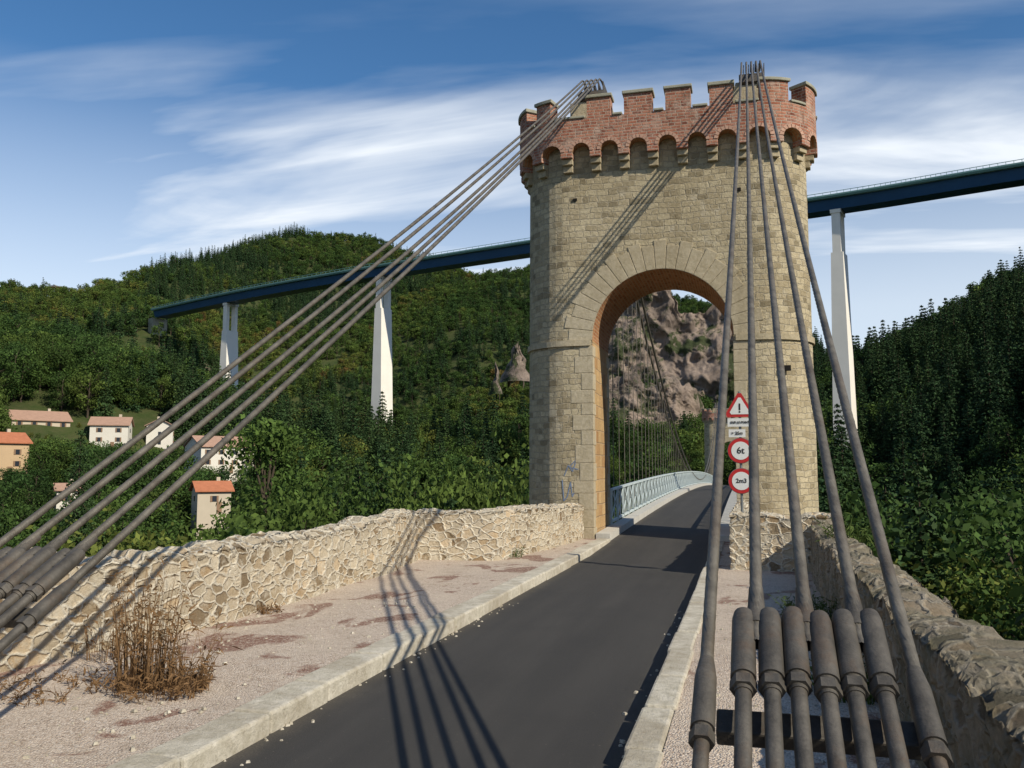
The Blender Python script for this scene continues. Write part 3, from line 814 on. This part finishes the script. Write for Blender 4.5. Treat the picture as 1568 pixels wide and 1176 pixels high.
# ------------------------------------------------------------------ parapet walls
def rubble_wall(name,pts,th,hfun,mat,st=.045,low=-.7):
    P=[];
    for (a,c) in zip(pts[:-1],pts[1:]):
        a=Vector(a);c=Vector(c);n=max(1,int((c-a).length/st))
        for k in range(n):P.append(a+(c-a)*k/n)
    P.append(Vector(pts[-1]))
    n=len(P);Vs=[];sec=None
    dist=0
    for i,p in enumerate(P):
        t=(P[min(i+2,n-1)]-P[max(i-2,0)]).normalized();nn=Vector((t.y,-t.x))
        if i:dist+=(P[i]-P[i-1]).length
        h=hfun(dist,p)
        h+=.07*mnoise.noise(Vector((p.x*2.3,p.y*2.3,1)))+.045*mnoise.noise(Vector((p.x*6,p.y*6,5)))
        nz=22;ntp=11;sp=[]
        zs=[low,low*.4,-.05]+[h*k/nz for k in range(1,nz)]
        for z in zs:sp.append((-th/2,z))
        for k in range(ntp+1):
            f=k/ntp;o=-th/2+th*f;sp.append((o,h-.06*abs(2*f-1)**4))
        for z in zs[::-1]:sp.append((th/2,z))
        for (o,z) in sp:
            q=Vector((p.x+nn.x*o,p.y+nn.y*o,z))
            d=.03*mnoise.noise(q*1.1)+.02*mnoise.noise(q*4)
            sg=(o/(th/2))
            Vs.append((q.x+nn.x*d*sg,q.y+nn.y*d*sg,q.z+(d if abs(sg)<.99 else 0)))
        sec=len(sp)
    F=[]
    for i in range(n-1):
        for j in range(sec-1):
            a=i*sec+j;F.append((a,a+sec,a+sec+1,a+1))
    half=sec//2
    for i,fl in ((0,0),(n-1,1)):
        for j in range(half-1):
            a=i*sec+j;c=i*sec+sec-1-j
            f=(a,a+1,c-1,c);F.append(f if fl==0 else f[::-1])
    me=np_mesh(name,np.array(Vs),np.array(F),[mat],smooth=True)
    o=bpy.data.objects.new(name,me);COL.objects.link(o)
    return o
def hl(d,p): return .98+(.06 if p.y<7.2 else 0)-(.10 if 6.6<p.y<7.3 else 0)+.04*math.sin(p.y*.5)
rubble_wall('stone_parapet_wall',[(-6.6,-3),(-5.95,5.9),(-5.62,8.2),(-5.66,13.2),(-5.95,15.25),(-4.55,15.75),(-4.2,18.0),(-3.98,20.85)],.5,hl,M_wall)
def hr(d,p): return .86+(.06*max(0,(p.y-11))/4)
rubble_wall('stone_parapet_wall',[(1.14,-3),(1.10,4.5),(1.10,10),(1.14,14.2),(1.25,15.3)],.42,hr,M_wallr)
def hr2(d,p): return 1.03
rubble_wall('stone_parapet_wall',[(1.35,15.3),(.55,15.33),(-.27,15.36)],.45,hr2,M_wall)
rubble_wall('stone_parapet_wall',[(-.04,15.6),(-.02,18),(.0,20.9)],.44,hr2,M_wall)

# ------------------------------------------------------------------ cables with sockets
def twisted(p0,p1,sag,rad,pitch=.9,n=24,lobes=12,step=.06):
    p0=Vector(p0);p1=Vector(p1);Ln=(p1-p0).length;N=max(2,int(Ln/step))
    d=(p1-p0).normalized();sd=d.cross(Vector((0,0,1))).normalized();up=sd.cross(d)
    s=np.linspace(0,1,N+1);c=np.array(p0)[None]+np.array(p1-p0)[None]*s[:,None];c[:,2]-=4*sag*s*(1-s)
    an=np.linspace(0,2*np.pi,n,endpoint=False)
    rr=rad*(1-.12*(np.arange(n)%2))
    A=an[None]+s[:,None]*Ln/pitch*2*np.pi
    V=c[:,None,:]+(np.array(sd)[None,None]*np.cos(A)[...,None]+np.array(up)[None,None]*np.sin(A)[...,None])*rr[None,:,None]
    i,j=np.meshgrid(np.arange(N),np.arange(n),indexing='ij');j2=(j+1)%n
    F=np.stack([i*n+j,i*n+j2,(i+1)*n+j2,(i+1)*n+j],-1).reshape(-1,4)
    return V.reshape(-1,3),F
def cable_set(name,ax,ay,az_,tx,ty,tz,spread=1.0,seed=1):
    root=empty(name)
    Vs=[];Fs=[];o=0
    offs=[-.335,-.168,0.,.168,.315]
    hd=MB();rj=random.Random(seed)
    for i,f in enumerate(offs):
        outer=i in (0,4)
        A=Vector((ax+f*spread,ay-(.16 if outer else rj.uniform(-.02,.02)),az_-(.11 if outer else 0)))
        B=Vector((tx+f*.68,ty,tz))
        v,f_=twisted(A,B,.16+rj.uniform(-.05,.05),.0235);Vs.append(v);Fs.append(f_+o);o+=len(v)
        C=Vector((tx+f*.68,ty+.75,tz+.08));v,f_=twisted(B,C,-.05,.0235);Vs.append(v);Fs.append(f_+o);o+=len(v)
        d=(B-A).normalized();d=(d+Vector((0,0,-.035))).normalized()
        sd=d.cross(Vector((0,0,1))).normalized()
        if outer:
            hd.cyl(A+d*.12,A+d*.03,.025,.036,24);hd.cyl(A+d*.03,A-d*.20,.036,.038,24);hd.cyl(A-d*.20,A-d*.215,.031,.031,24);hd.cyl(A-d*.215,A-d*.26,.040,.040,6);hd.cyl(A-d*.26,A-d*2.2,.024,n=16)
        else:
            for k in (-1,1):
                c=A+sd*.044*k+d*rj.uniform(-.012,.012)
                hd.cyl(c+d*.175,c+d*.165,.026,.034,24);hd.cyl(c+d*.165,c+d*.13,.034,.0395,24);hd.cyl(c+d*.13,c-d*.17,.0395,.041,24)
                hd.cyl(c-d*.17,c-d*.185,.034,.034,24);hd.cyl(c-d*.185,c-d*.225,.043,.043,6)
                hd.cyl(c-d*.225,c-d*.24,.030,.030,16)
                hd.cyl(c-d*.24,c-d*2.2,.026,n=16)
            up=sd.cross(d)
            hd.cyl(A+d*.33-up*.01,A+d*.10-up*.01,.026,.036,16)
    me=np_mesh('wire_ropes',np.concatenate(Vs),np.concatenate(Fs),[M_cable],smooth=True)
    ob=bpy.data.objects.new('wire_ropes',me);COL.objects.link(ob);ob.parent=root
    hd.obj('sockets_and_rods',[M_socket],root,smooth=True)
    k=MB();k.box((ax,ay-.95,.22),(1.0,.55,.7));k.obj('anchor_block',[M_conc],root,bevel=.03)
    k=MB();d=Vector((0,.87,.5));up=Vector((0,-.5,.87));c=Vector((ax,ay,az_))
    for (dd,hh) in ((.30,.10),(.80,.16)):
        q=c-d*dd-up*.085  # nearer, narrower bar is an added dark plate imitating shade between the rods
        w_=.60 if dd<.5 else .78
        A_=[q+Vector((sx*w_/2,0,0))+d*a_+up*b_ for b_ in (-.03,.03) for (sx,a_) in ((-1,-hh/2),(1,-hh/2),(1,hh/2),(-1,hh/2))]
        k.hexa(A_)
    k.obj('anchor_beam_and_shade_plate',[M_socket],root,bevel=.008)
cable_set('stay_cables',.19,3.2,1.16,.37,21.75,11.72)
cable_set('stay_cables.001',-3.90,4.15,1.20,-3.6,21.75,11.72,1.2,4)

# ------------------------------------------------------------------ traffic signs
M_swhite=plain('sign_white',(.68,.68,.65),.4,.4,0,20,.08,0)
M_sred=plain('sign_red',(.45,.025,.025),.4,.4,0,20,.15,0)
M_sblack=plain('sign_black',(.02,.02,.02),.5,.3,0,20,.1,0)
M_grey=plain('galvanised_steel',(.22,.23,.23),.45,.5,.5,20,.2,0)
sg=empty('traffic_sign',(-.075,15.25,0))
b=MB();b.cyl((0,.05,.4),(0,.05,3.05),.022,n=12)
for z in (1.56,2.06,2.53,2.70): b.box((0,.04,z),(.10,.03,.04))
b.obj('post',[M_grey],sg,smooth=True)
def disc(z,name):
    b=MB()
    b.cyl((0,0,z),(0,.015,z),.205,n=40,m=0);b.obj(name+'_rim',[M_sred],sg)
    b=MB();b.cyl((0,-.004,z),(0,-.001,z),.150,n=40);b.obj(name+'_face',[M_swhite],sg)
    b=MB();b.cyl((0,.018,z),(0,.03,z),.214,n=40);b.obj(name+'_back',[M_grey],sg)
def txt(s,z,size,x=0):
    cu=bpy.data.curves.new('legend','FONT');cu.body=s;cu.size=size;cu.align_x='CENTER';cu.align_y='CENTER';cu.extrude=.001;cu.offset=.002
    cu.materials.append(M_sblack)
    o=bpy.data.objects.new('legend',cu);COL.objects.link(o);o.parent=sg;o.location=(x,-.008,z);o.rotation_euler=(R(90),0,0)
disc(2.06,'weight_limit');disc(1.56,'width_limit')
txt('6t',2.06,.15);txt('2m3',1.56,.10)
def tri(r,y0,y1,z,mat,name):
    b=MB();A=[];B=[]
    for k in range(3):
        for da in (-.12,.12):
            a=R(90+120*k)+da
            A.append((r*math.cos(a),y0,z+r*math.sin(a)));B.append((r*math.cos(a),y1,z+r*math.sin(a)))
    m=len(A)
    b.face(A);b.face(B[::-1])
    for i in range(m):
        j=(i+1)%m;b.face([A[j],A[i],B[i],B[j]])
    b.obj(name,[mat],sg)
tri(.25,0,.015,2.77,M_sred,'danger_rim');tri(.175,-.004,-.001,2.77,M_swhite,'danger_face')
b=MB();b.box((0,-.007,2.79),(.025,.003,.11));b.box((0,-.007,2.705),(.025,.003,.025));b.obj('exclamation_mark',[M_sblack],sg)
b=MB();b.box((0,.008,2.53),(.40,.015,.14));b.box((-.05,.008,2.35),(.27,.015,.13));b.obj('plates',[M_swhite],sg)
txt('SUR LE PONT',2.53,.05);txt('> 25m',2.35,.07,-.05)

# ------------------------------------------------------------------ viaduct
via=empty('viaduct')
VP=[(140,113),(85,130.5),(41.5,144.8),(15.5,154),(-30,167),(-77.5,182),(-122,198.5),(-160,216)]
zt=46.6
b=MB()
pts=[]
for i in range(len(VP)-1):
    p0=Vector(VP[max(i-1,0)]);p1=Vector(VP[i]);p2=Vector(VP[i+1]);p3=Vector(VP[min(i+2,len(VP)-1)])
    for k in range(8):
        t=k/8;pts.append(.5*((2*p1)+(-p0+p2)*t+(2*p0-5*p1+4*p2-p3)*t*t+(-p0+3*p1-3*p2+p3)*t**3))
pts.append(Vector(VP[-1]))
def section(i,prof):
    t=(pts[min(i+1,len(pts)-1)]-pts[max(i-1,0)]).normalized();n=Vector((t.y,-t.x))
    return [(pts[i].x+n.x*o,pts[i].y+n.y*o,zt+z) for o,z in prof]
def sweep(prof,m,bb):
    S=[section(i,prof) for i in range(len(pts))];k=len(prof)
    for A,B in zip(S[:-1],S[1:]):
        for j in range(k):
            l=(j+1)%k;bb.face([A[j],A[l],B[l],B[j]],m)
    bb.face(S[0],m);bb.face(S[-1][::-1],m)
sweep([(-1.8,-2.0),(1.8,-2.0),(2.4,-.3),(-2.4,-.3)],0,b)
sweep([(-3.0,-.3),(3.0,-.3),(3.2,.0),(-3.2,.0)],1,b)
for sd_ in (-1,1):
    x=3.1*sd_
    sweep([(x-.1,.0),(x+.1,.0),(x+.1,.25),(x-.1,.25)],1,b)
    sweep([(x-.04,.62),(x+.04,.62),(x+.04,.70),(x-.04,.70)],2,b)
    for i in range(len(pts)-1):
        for f in (0,.25,.5,.75):
            p=pts[i]*(1-f)+pts[i+1]*f;t=(pts[i+1]-pts[i]).normalized();n=Vector((t.y,-t.x))
            b.box((p.x+n.x*x,p.y+n.y*x,zt+.42),(.06,.06,.5),m=2)
b.obj('deck',[M_blue,M_teal,M_teal],via)
b=MB()
for (px,py) in ((85,130.5),(15.9,153.9),(-31,167.3),(-77.5,182),(-128.5,201.6)):
    z0=float(terrain(np.array([px]),np.array([py]))[0])-3
    ang=math.atan2(14,-46)
    t=Vector((math.cos(ang),math.sin(ang)));n=Vector((-t.y,t.x))
    zu=zt-2.0;zm=zu-7.2
    for s_ in (-1.35,1.35):
        c=(px+n.x*s_,py+n.y*s_)
        b.box((c[0],c[1],(zu+zm)/2),(1.35,.9,zu-zm),ang)
    b.box((px,py,zu-.3),(1.7,3.9,.6),ang)
    P=[]
    for zz,w,d_ in ((z0,1.75,2.2),(zm,.95,1.8)):
        for i_,j_ in ((-w,-d_),(w,-d_),(w,d_),(-w,d_)):
            P.append((px+t.x*i_+n.x*j_,py+t.y*i_+n.y*j_,zz))
    b.hexa(P)
b.obj('piers',[M_pier],via)
b=MB();b.box((-161.5,216.7,zt-6.3),(2.5,4.4,8.4),math.atan2(18,-38));b.obj('abutment',[M_cap],via)

# ------------------------------------------------------------------ village houses
M_walls=[plain('render_ochre',(.50,.36,.22),.9,.1,0,1,.1,0),plain('render_beige',(.50,.43,.33),.9,.1,0,1,.1,0),plain('render_white',(.66,.62,.54),.9,.1,0,1,.08,0)]
M_roofs=[plain('roof_tile_orange',(.42,.16,.085),.9,.1,0,2,.3,.02),plain('roof_tile_brown',(.30,.20,.15),.9,.1,0,2,.3,.02),plain('roof_tile_pale',(.38,.24,.175),.9,.1,0,2,.3,.02)]
M_win=plain('window_glass',(.03,.035,.045),.2,.5,0,2,.1,0)
M_shut=plain('shutters',(.25,.16,.10),.8,.2,0,2,.1,0)
for i,(azd,r,w,d,h,rot,ri,wi,tn) in enumerate(HS):
    x,y=pol(azd,r);z=HZ[i]
    hs=empty('village_house',(x,y,z));hs.rotation_euler=(0,0,R(-azd)+rot)
    b=MB();b.box((0,0,h/2-4),(w,d,h+8))
    rh=d*.26
    for s_ in (-1,1):
        b.face([(s_*w/2,-d/2*s_,h),(s_*w/2,d/2*s_,h),(s_*w/2,0,h+rh)])
    b.obj('walls',[M_walls[wi]],hs)
    b=MB();e=.35
    for s_ in (-1,1):
        A=[(-w/2-e,s_*(d/2+e),h-e*rh/(d/2)),(w/2+e,s_*(d/2+e),h-e*rh/(d/2)),(w/2+e,0,h+rh),(-w/2-e,0,h+rh)]
        A=[(p[0],p[1],p[2]+.03) for p in A]
        B=[(p[0],p[1],p[2]+.16) for p in A]
        b.hexa((A+B) if s_<0 else (A[::-1]+B[::-1]))
    b.obj('roof',[M_roofs[ri]],hs)
    b=MB();b.box((w*.22,.5,h+rh+.2),(.45,.4,.9));b.obj('chimney',[M_walls[1]],hs)
    b=MB();sh=MB()
    nw=max(1,int(w/2.2))
    for fl in range(max(1,int(h/1.6))):
        for k in range(nw):
            xx=-w/2+w*(k+.5)/nw;zz=.9+fl*1.6
            if zz+.4>h: continue
            for s_ in (-1,1):
                b.box((xx,s_*(d/2+.01),zz),(.5,.08,.7))
                for q_ in (-1,1): sh.box((xx+q_*.38,s_*(d/2+.03),zz),(.22,.06,.74))
        if .9+fl*1.6+.4<h:
            for s_ in (-1,1): b.box((s_*(w/2+.01),0,.9+fl*1.6),(.08,.5,.65))
    b.obj('windows',[M_win],hs);sh.obj('shutters',[M_shut],hs)
    b=MB();b.box((.6,-d/2-.02,-.2),(.6,.08,1.4));b.obj('door',[M_shut],hs)

# ------------------------------------------------------------------ cliffs and rock outcrops
def cliff(name,azc,r,wdeg,z0,z1,depth=10,seed=0,nu=140,nv=80,taper=.0,ep=6):
    Vs=[]
    for i in range(nu+1):
        for j in range(nv+1):
            u=i/nu-.5;v=j/nv
            az_=azc+wdeg*u*(1-taper*v)
            edge=1-(2*abs(u))**ep
            zz=z0+(z1-z0)*v*(.45+.55*edge)*(1+.30*mnoise.noise(Vector((u*5+seed,seed,0)))+.14*mnoise.noise(Vector((u*17+seed,seed,4))))
            p=Vector((az_*r*.0175,zz,seed*7.))
            dd=mnoise.fractal(Vector((p.x*.05,p.y*.05,p.z)),.8,2.1,7)*depth*.8+depth*.5*abs(mnoise.noise(Vector((p.x*.13,p.y*.09,3+p.z))))
            dd+=depth*.45*math.floor(v*5+mnoise.noise(Vector((p.x*.06,0,seed)))*2)/2
            az_+=.25*mnoise.noise(Vector((zz*.3,seed,u*3)))
            rr_=r+dd+v*depth*1.0+(1-edge)*depth*2.2
            x,y=pol(az_,rr_);Vs.append((x,y,zz))
    F=[(i*(nv+1)+j,(i+1)*(nv+1)+j,(i+1)*(nv+1)+j+1,i*(nv+1)+j+1) for i in range(nu) for j in range(nv)]
    base=len(Vs)
    for i in range(nu+1):
        x,y,z=Vs[i*(nv+1)+nv];q=Vector((x,y)).normalized()*depth*5
        Vs.append((x+q.x,y+q.y,z-6))
    F+=[(i*(nv+1)+nv,(i+1)*(nv+1)+nv,base+i+1,base+i) for i in range(nu)]
    me=np_mesh(name,np.array(Vs),np.array(F),[M_rock],smooth=True)
    o=bpy.data.objects.new(name,me);COL.objects.link(o)
cliff('rock_cliff',-4.2,305,14,20,63,8,1,180,80)
cliff('rock_cliff',-6.4,255,8,12,29,6,2)
cliff('rock_cliff',-14.4,262,2.5,28,40,3.0,3,80,60,.6,2)
cliff('rock_cliff',-15.7,238,1.0,22,31,1.6,4,40,40,.9,2)

# ------------------------------------------------------------------ dry plants
def grass(name,cx_,cy_,cz_,n,h,spread,cols,wid=.008,lean=.25,seed=0,lf=1.0):
    rg=np.random.RandomState(seed);Vs=[];Fs=[];o=0
    for i in range(n):
        a=rg.rand()*6.28;rr_=spread*math.sqrt(rg.rand());bx=cx_+rr_*math.cos(a);by=cy_+rr_*math.sin(a)
        H=h*(.35+.65*rg.rand());la=a+rg.normal()*.8;ln=lean*H*(.3+rg.rand())
        wd=wid*(.6+.8*rg.rand());wa=rg.rand()*3.14
        K=5
        for k in range(K+1):
            f=k/K;x=bx+math.cos(la)*ln*f*f;y=by+math.sin(la)*ln*f*f;z=cz_+H*f-.1*H*f**4*2*abs(rg.normal())*.3
            w=wd*(1-f*.85);Vs+= [(x-math.cos(wa)*w,y-math.sin(wa)*w,z),(x+math.cos(wa)*w,y+math.sin(wa)*w,z)]
        for k in range(K):
            q=o+2*k;Fs.append((q,q+1,q+3,q+2))
        o+=2*(K+1)
        for k in range(rg.randint(2,7)):
            f=.3+.7*rg.rand();x=bx+math.cos(la)*ln*f*f;y=by+math.sin(la)*ln*f*f;z=cz_+H*f
            d=rg.normal(size=3)*.02*lf;e=rg.normal(size=3)*.004*lf
            Vs+=[(x,y,z),(x+d[0]+e[0],y+d[1]+e[1],z+d[2]+.01),(x+2*d[0],y+2*d[1],z+2*d[2]),(x+d[0]-e[0],y+d[1]-e[1],z+d[2]-.0)]
            Fs.append((o,o+1,o+2,o+3));o+=4
    me=np_mesh(name,np.array(Vs),np.array(Fs),[cols])
    ob=bpy.data.objects.new(name,me);COL.objects.link(ob);return ob
M_dry=plain('dry_grass',(.17,.10,.048),.9,.1,0,9,.6,0)
M_green=plain('weed_green',(.07,.10,.025),.9,.1,0,9,.5,0)
grass('dry_weed_clump',-4.42,5.95,.1,170,1.0,.22,M_dry,.0045,.18,1)
grass('dry_weed_clump',-4.2,5.85,.1,240,.20,.32,M_dry,.004,.9,2)
grass('dry_weed_clump',-4.08,5.95,.1,60,.62,.18,M_dry,.004,.4,12)
grass('dry_weed_clump',-5.3,6.6,.1,40,.6,.15,M_dry,.004,.3,3)
grass('dry_weed_clump',-5.0,5.6,.1,80,.14,.4,M_dry,.004,.9,5)
grass('wall_foot_weeds',-5.3,9.2,.12,50,.10,.16,M_dry,.005,.6,6)
grass('wall_foot_weeds',-4.3,16.2,.12,60,.2,.25,M_green,.006,.6,7)
grass('roadside_weeds',.62,10,.1,160,.35,.25,M_green,.008,.5,8)
grass('roadside_weeds',.7,7,.1,160,.3,.25,M_green,.008,.5,9)
grass('wall_top_plant',1.25,12.6,.6,90,.55,.22,M_green,.008,.5,19,2)

# ------------------------------------------------------------------ world, sun, camera
S=Vector((1.15,-.62,1.0)).normalized()
el=math.asin(S.z);rot=math.atan2(S.x,S.y)
w=bpy.data.worlds.new('World');scene.world=w;w.use_nodes=True
nt=w.node_tree;bg=nt.nodes['Background']
def nn(t,**k):
    q=nt.nodes.new(t)
    for a,v in k.items():setattr(q,a,v)
    return q
sky=nn('ShaderNodeTexSky',sky_type='NISHITA');sky.sun_disc=False;sky.sun_elevation=el;sky.sun_rotation=rot
sky.air_density=1.0;sky.dust_density=.2;sky.ozone_density=2.0;sky.altitude=600
def wm(op,a,b_=0,clamp=False):
    q=nn('ShaderNodeMath',operation=op,use_clamp=clamp)
    for i,v in enumerate((a,b_)):
        if isinstance(v,bpy.types.NodeSocket):nt.links.new(v,q.inputs[i])
        else:q.inputs[i].default_value=v
    return q.outputs[0]
tc=nn('ShaderNodeTexCoord');sp=nn('ShaderNodeSeparateXYZ');nt.links.new(tc.outputs['Generated'],sp.inputs[0])
zc=wm('ADD',wm('MAXIMUM',sp.outputs[2],0),.14)
cb_=nn('ShaderNodeCombineXYZ');nt.links.new(wm('DIVIDE',sp.outputs[0],zc),cb_.inputs[0]);nt.links.new(wm('DIVIDE',sp.outputs[1],zc),cb_.inputs[1])
mp=nn('ShaderNodeMapping');nt.links.new(cb_.outputs[0],mp.inputs[0]);mp.inputs['Rotation'].default_value=(0,0,R(25));mp.inputs['Scale'].default_value=(.38,1.25,1);mp.inputs['Location'].default_value=(.3,.2,0)
def wn(scale,det,rough,dist,loc=None):
    q=nn('ShaderNodeTexNoise');nt.links.new(mp.outputs[0],q.inputs['Vector']);q.inputs['Scale'].default_value=scale;q.inputs['Detail'].default_value=det;q.inputs['Roughness'].default_value=rough;q.inputs['Distortion'].default_value=dist;return q.outputs[0]
def wr(f,stops):
    q=nn('ShaderNodeValToRGB');nt.links.new(f,q.inputs[0])
    while len(q.color_ramp.elements)<len(stops):q.color_ramp.elements.new(.5)
    for e,(p,c) in zip(q.color_ramp.elements,stops):e.position=p;e.color=(c,c,c,1)
    return q.outputs[0]
c1=wr(wn(1.15,6,.50,.5),[(.43,0),(.60,1)])
c2=wr(wn(3.1,6,.55,.8),[(.34,.5),(.60,1)])
band=wr(sp.outputs[2],[(.0,1),(.16,1),(.34,1),(.44,.25),(.55,.12)])
cf=wm('MULTIPLY',wm('MULTIPLY',c1,c2),band,True)
hz=wr(sp.outputs[2],[(.0,.95),(.17,.85),(.27,.45),(.40,0)])
cf=wm('MAXIMUM',cf,wm('MULTIPLY',hz,.72))
hs_=nn('ShaderNodeHueSaturation');hs_.inputs['Saturation'].default_value=1.25;hs_.inputs['Value'].default_value=1.0;nt.links.new(sky.outputs[0],hs_.inputs['Color'])
mx=nn('ShaderNodeMix',data_type='RGBA');nt.links.new(cf,mx.inputs[0]);nt.links.new(hs_.outputs[0],mx.inputs[6]);mx.inputs[7].default_value=(7.6,8.1,8.7,1)
nt.links.new(mx.outputs[2],bg.inputs['Color']);bg.inputs['Strength'].default_value=.12
sun=bpy.data.lights.new('sun','SUN');sun.energy=5.0;sun.angle=R(.53);sun.color=(1,.92,.77)
so=bpy.data.objects.new('sun',sun);COL.objects.link(so);so.rotation_euler=S.to_track_quat('Z','Y').to_euler();so.location=(20,-10,30)
cam=bpy.data.cameras.new('camera');co=bpy.data.objects.new('camera',cam);COL.objects.link(co)
co.location=(0,0,1.75);co.rotation_euler=(R(95.5),0,R(14.7));cam.sensor_width=36;cam.lens=31.18;cam.clip_start=.05;cam.clip_end=9000
scene.camera=co
scene.view_settings.view_transform='Standard';scene.view_settings.look='None';scene.view_settings.exposure=0
